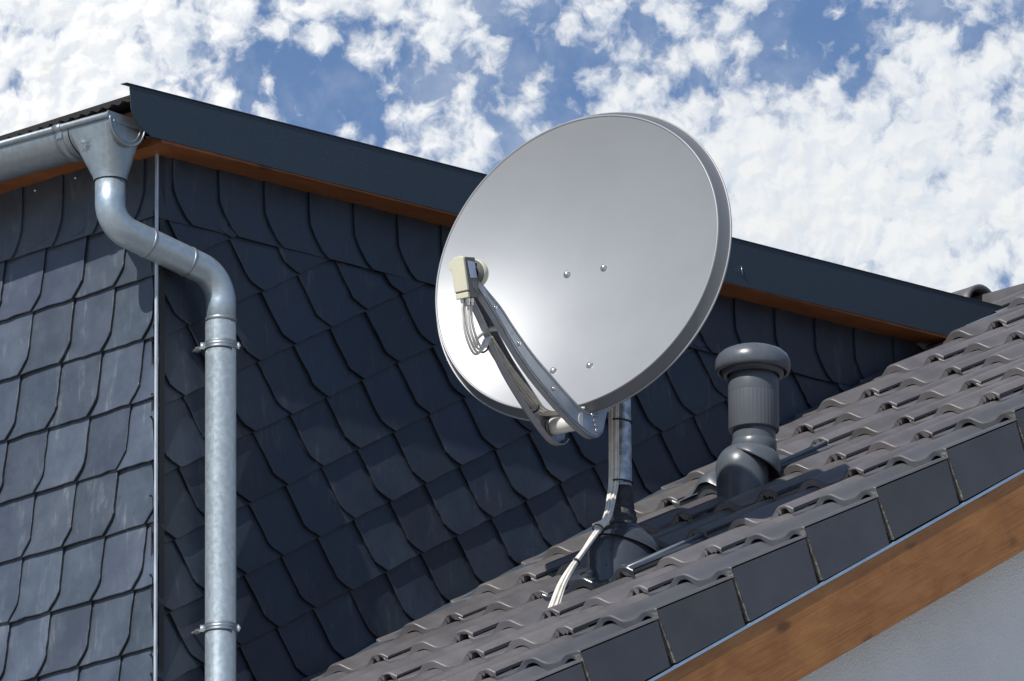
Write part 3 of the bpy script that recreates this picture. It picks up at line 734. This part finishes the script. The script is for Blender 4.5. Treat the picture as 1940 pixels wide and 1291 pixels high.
cp = MB(); cp.lathe(F(0, .012, .066), fd, [(.0355, 0), (.0375, .003), (.0375, .016), (.0355, .022), (.030, .028), (.020, .0315), (.0001, .033)], 32); cp.build('feed_cap', 'lnb', ln)
lb = MB(); lb.prism([F(w + .0005, .040, .016), F(w + .0005, .038, .048), F(w + .0005, -.004, .050), F(w + .0005, -.004, .020)], H_ * .0008); lb.build('label', 'label', ln)
ck = MB(); ck.lathe(F(w * .97, -.024, .050), H_, [(.021, -.004), (.021, .001), (.018, .002), (.0165, .0005), (.0001, .0005)], 24); ck.build('clamp_ring', 'lnbgrey', ln)
for i, (h_, d_) in enumerate(((-.008, .012), (.008, .012), (-.008, .030), (.008, .030))):
    cn = MB(); cn.lathe(F(h_, -.056, d_), -fu, [(.0055, 0), (.0055, .010), (.004, .010), (.004, .018), (.0001, .018)], 6, False); cn.build('connector', 'screw', ln)
# feed cables looping back onto the left arm
cab = [[(.506, -.300), (.500, -.335), (.478, -.385), (.437, -.418), (.405, -.405), (.380, -.360)],
       [(.492, -.300), (.487, -.335), (.468, -.375), (.434, -.405), (.405, -.398), (.380, -.360)]]
for i in range(4):
    h_ = (-.004, .004, -.001, .007)[i]; c0 = cab[i % 2]
    dn = (0, .002, .007, .010)[i]
    pts = [D(h_ - .012 * k / 5, u_ + dn, n_ - dn) for k, (n_, u_) in enumerate(c0)]
    tail = [(.330, -.358), (.25, -.398), (.16, -.430), (.085, -.452), (.045, -.446), (.02, -.436), (.0, -.43)]
    pts += [D(-.040 + .008 * i + (.0 if k < 4 else .022 * (k - 3)), u_ + .002 * i, n_) for k, (n_, u_) in enumerate(tail)]
    cm = MB(); cm.tube(catmull(pts, 6), .0034, 8); cm.build('feed_cable', 'cable', dish)
cpz = MB(); cpz.tube(catmull([D(-.050, -.372, .372), D(-.045, -.348, .375), D(-.022, -.326, .362), (D(.010, -.322, .345)), D(.034, -.334, .325)], 8), .0068, 12)
cpz.build('cable_clip', 'cable', dish)
for (n_, u_) in ((.355, -.372), (.110, -.450)): tz = MB(); tz.lathe(D(-.034, u_, n_), NN * .9 + UU * .3, [(.013, -.003), (.015, -.002), (.015, .002), (.013, .003)], 16); tz.build('cable_tie', 'black', dish)

# ------------------------------------------------------------------ mast, its cables and its roof hood
mast = thing('mast', 'galvanised steel pole rising from the roof behind the satellite dish', 'mast')
MX, MY = .824, .911
mm_ = MB(); mm_.tube([(MX, MY, 8.60), (MX, MY, 8.9), (MX, MY, 9.3), (MX, MY, 9.60)], .0242, 32); mm_.build('pole', 'mast', mast)
mc = MB(); mc.lathe((MX, MY, 9.60), Z, [(.0256, -.03), (.0256, 0), (.02, .006), (.0001, .007)], 24); mc.build('pole_cap', 'black', mast)
def wr(a, j): return 1 + .10 * noise.noise(V((math.cos(a) * 2.2, math.sin(a) * 2.2, j * .9)))
wp = MB(); wp.lathe((MX, MY, 8.78), Z, [(.058, .03), (.052, .042), (.045, .046), (.041, .050), (.038, .060), (.036, .068), (.037, .076), (.033, .086), (.034, .094), (.029, .102), (.031, .110), (.0275, .122), (.0285, .136), (.0265, .150), (.0268, .163), (.0245, .165)], 32, True, wr)
wp.build('tape_wrap', 'rubber', mast)

def plastic_tile(parent, x0, s0, mname, edge=.0):
    mb = MB(); T0 = []
    xs = [p for p in PROFS[0] if p[0] > .01]
    ns = len(xs); rows = [(-.006, .0), (-.003, .004), (.004, .006), (.17, .006), (.372, .006)]
    vs = []
    for s, dh in rows:
        for (x, H, gp) in xs: vs.append(RP(x0 + x * 1.0 + .002, s0 + s, H + T_ * (1 - s / CL) - OFF + dh))
    mb.add(vs, [(r_ * ns + i, r_ * ns + i + 1, (r_ + 1) * ns + i + 1, (r_ + 1) * ns + i) for r_ in range(len(rows) - 1) for i in range(ns - 1)], True)
    bt = [RP(x0 + x + .002, s0 - .006, H - OFF + .002 + gp * .9) for (x, H, gp) in xs]
    mb.add(vs[:ns] + bt, [(i, i + 1, ns + i + 1, ns + i) for i in range(ns - 1)], False)
    return mb
hood = thing('mast_hood', 'glossy dark plastic hood tile sealing the mast foot', 'roof hood')
pt = plastic_tile(hood, CW * 1, -5 * CL, 'dark')
pt.build('base_tile', 'hood', hood)
hc = V((.823, .905, 8.738))
def ball(r_, a0, a1, n_=16): return [(r_ * math.sin(R(a0 + (a1 - a0) * i / n_)) + 1e-4, r_ * math.cos(R(a0 + (a1 - a0) * i / n_))) for i in range(n_ + 1)]
hb = MB(); hb.lathe(hc, Z, ball(.093, 12, 90) + [(.092, -.04), (.090, -.12)], 64); hb.build('dome', 'hood', hood)
hx = (UP * .90 + RIGHT * .32 + FWD * .30).normalized(); hs = hc + RIGHT * .006
sh = MB(); sh.lathe(hs, hx, ball(.0985, 22, 66) + [(.0945, .0985 * math.cos(R(66)) - .0012)], 64); sh.build('tilted_shell', 'hood', hood)
nk = MB(); nk.lathe((MX, MY, 8.66), Z, [(.074, .10), (.070, .135), (.060, .160), (.050, .172), (.036, .176)], 48); nk.build('neck', 'hood', hood)
# moulded rib over the crown of the dome
rb_ = MB()
rb_.tube([hc + (Z * math.cos(R(a)) + (RIGHT * -.45 - FWD * .9).normalized() * math.sin(R(a))) * .0925 for a in range(24, 100, 6)], .0045, 8); rb_.build('dome_rib', 'hood', hood)
fh = MB(); fh.prism([RP(CW + .075, -5 * CL + .0, .002), RP(CW + .185, -5 * CL + .0, .002), RP(CW + .20, -5 * CL + .10, .0), RP(CW + .06, -5 * CL + .10, .0)], ND * .030)
fh.build('front_hump', 'hood', hood, bevel=.010)
lk = MB(); lk.tube([RP(2 * CW + .020, -5 * CL - .004, .016), RP(2 * CW + .020, -4 * CL - .004, .000)], .0062, 10); lk.build('edge_bead', 'edge', hood)

cables = thing('cable_bundle', 'bundle of off-white coaxial cables tied along the mast and running down into the tiles', 'cables')
base = [(.834, .868, 9.34), (.829, .880, 9.24), (.829, .880, 9.167), (.828, .880, 9.119), (.826, .880, 8.964), (.838, .855, 8.900), (.8618, .8023, 8.8303), (.866, .759, 8.7839), (.8788, .6973, 8.7203), (.8851, .6434, 8.6643), (.8896, .5917, 8.5994), (.8904, .557, 8.530), (.888, .53, 8.47)]
rt = V((.747, .665, 0)); fo = V((.66, -.75, 0))
spread = [1, 1, 1, 1, 1, .9, .75, .6, .5, .55, .8, 1.15, 1.3]
for i in range(5):
    a = (i - 2) * .0052
    pts = [V(p) + rt * (a * s_ - (.0045 if k < 6 else 0)) + fo * ((.0035 if i % 2 else -.001)) + V((0, 0, .0015 * math.sin(k * 2.1 + i))) for k, (p, s_) in enumerate(zip(base, spread))]
    cm = MB(); cm.tube(catmull(pts, 6), .0035, 10); cm.build('cable', 'cable', cables)
for z in (9.122, 8.955):
    P = []; tie = MB()
    for k in range(25):
        a = 2 * math.pi * k / 24; P.append(V((MX, MY, z)) + V((math.cos(a), math.sin(a), 0)) * .026)
    # stretch the loop round the cables too
    Q = []
    for p in P:
        d_ = p - V((MX, MY, z)); f1 = d_.dot(-rt * .45 + fo * .9); f1 = max(0, f1)
        Q.append(p + (-rt * .62 + fo * .75) * f1 * .55)
    tie.tube(Q, .0022, 6, cap=False); tie.build('tie', 'black', cables)
for (p, r_) in (((.866, .762, 8.787), .016), ((.8845, .648, 8.669), .0125)):
    d_ = V((.012, -.060, -.062)).normalized(); tie = MB(); tie.lathe(p, d_, [(r_ - .002, -.003), (r_, -.002), (r_, .002), (r_ - .002, .003)], 16); tie.build('tie', 'black', cables)

# ------------------------------------------------------------------ vent pipe
vent = thing('vent_pipe', 'dark grey plastic soil vent with round cap, ribbed collar and swivel elbow', 'roof vent')
pt = plastic_tile(vent, 0, -2 * CL, 'dark'); pt.build('base_tile', 'dark', vent)
VX = V((.674, 1.630, 0)); va = V((.004, .004, 1)).normalized()
cp = MB(); zt = 9.555
cp.lathe(VX + Z * 9.470, va, [(.088, .008), (.091, -.006), (.094, -.011), (.0985, -.009), (.1020, .001), (.1030, .012), (.1010, .026), (.095, .038), (.084, .048), (.066, .056), (.042, .061), (.0001, .063)], 64); cp.build('cap', 'dark', vent)
ci = MB(); ci.lathe(VX + Z * 9.466, va, [(.070, -.012), (.073, -.018), (.082, -.014), (.086, .0), (.086, .02), (.0001, .02)], 48); ci.build('cap_inner', 'dark', vent)
cr = MB(); cr.lathe(VX + Z * 9.30, va, [(.056, -.004), (.067, -.005), (.0683, -.001), (.0683, .10)], 160, True, lambda a, j: 1 + (.009 if (int(a / (2 * math.pi) * 160 + .5) % 4 < 2) and j in (2, 3) else 0))
cr.lathe(VX + Z * 9.30, va, [(.0683, .10), (.0690, .104), (.0688, .135), (.066, .150), (.062, .160)], 64); cr.build('ribbed_collar', 'ribbed', vent)
nk = MB(); nk.lathe(VX + Z * 9.25, va, [(.0585, -.02), (.0585, .06)], 48)
nk.lathe(VX + Z * 9.25, va, [(.0600, -.012), (.0612, -.004), (.0612, .012), (.0590, .016)], 48); nk.build('neck', 'dark', vent)
# swivel: a ball socket below, an overlapping tilted shell above
ec_ = V((.6625, 1.6195, 9.192)); el_ = ec_ + RIGHT * -.018 - UP * .004
def sph(r_, a0, a1, n_=14): return [(r_ * math.sin(R(a0 + (a1 - a0) * i / n_)) + 1e-4, r_ * math.cos(R(a0 + (a1 - a0) * i / n_))) for i in range(n_ + 1)]
eb = MB(); eb.lathe(el_, Z, sph(.072, 8, 90) + [(.071, -.04), (.068, -.10)], 56); eb.build('elbow', 'dark', vent)
ub = MB(); ax_ = (UP * .86 + RIGHT * .46 + FWD * .30).normalized(); ec_ = ec_ + RIGHT * .008
ub.lathe(ec_, ax_, sph(.0790, 20, 80) + [(.0760, .0790 * math.cos(R(80)) - .001)], 64); ub.build('elbow_flange', 'dark', vent)
lk = MB(); lk.tube([RP(CW + .022, -2 * CL - .004, .018), RP(CW + .022, -1 * CL + .004, .002)], .0065, 10); lk.build('edge_bead', 'edge', vent)
hm = MB(); vs = []; K = 20; rows = [(-.012, .012), (0, .026), (.03, .034), (.08, .030), (.14, .012)]
for s, hh_ in rows:
    for i in range(K + 1):
        x = .045 + .21 * i / K; vs.append(RP(x, -2 * CL + s, max(roll(x - .15), 0) + T_ - OFF + hh_ * math.sin(math.pi * i / K) ** .7 * .9 + .003))
hm.add(vs, [(r_ * (K + 1) + i, r_ * (K + 1) + i + 1, (r_ + 1) * (K + 1) + i + 1, (r_ + 1) * (K + 1) + i) for r_ in range(4) for i in range(K)], True); hm.build('front_hump', 'dark', vent)
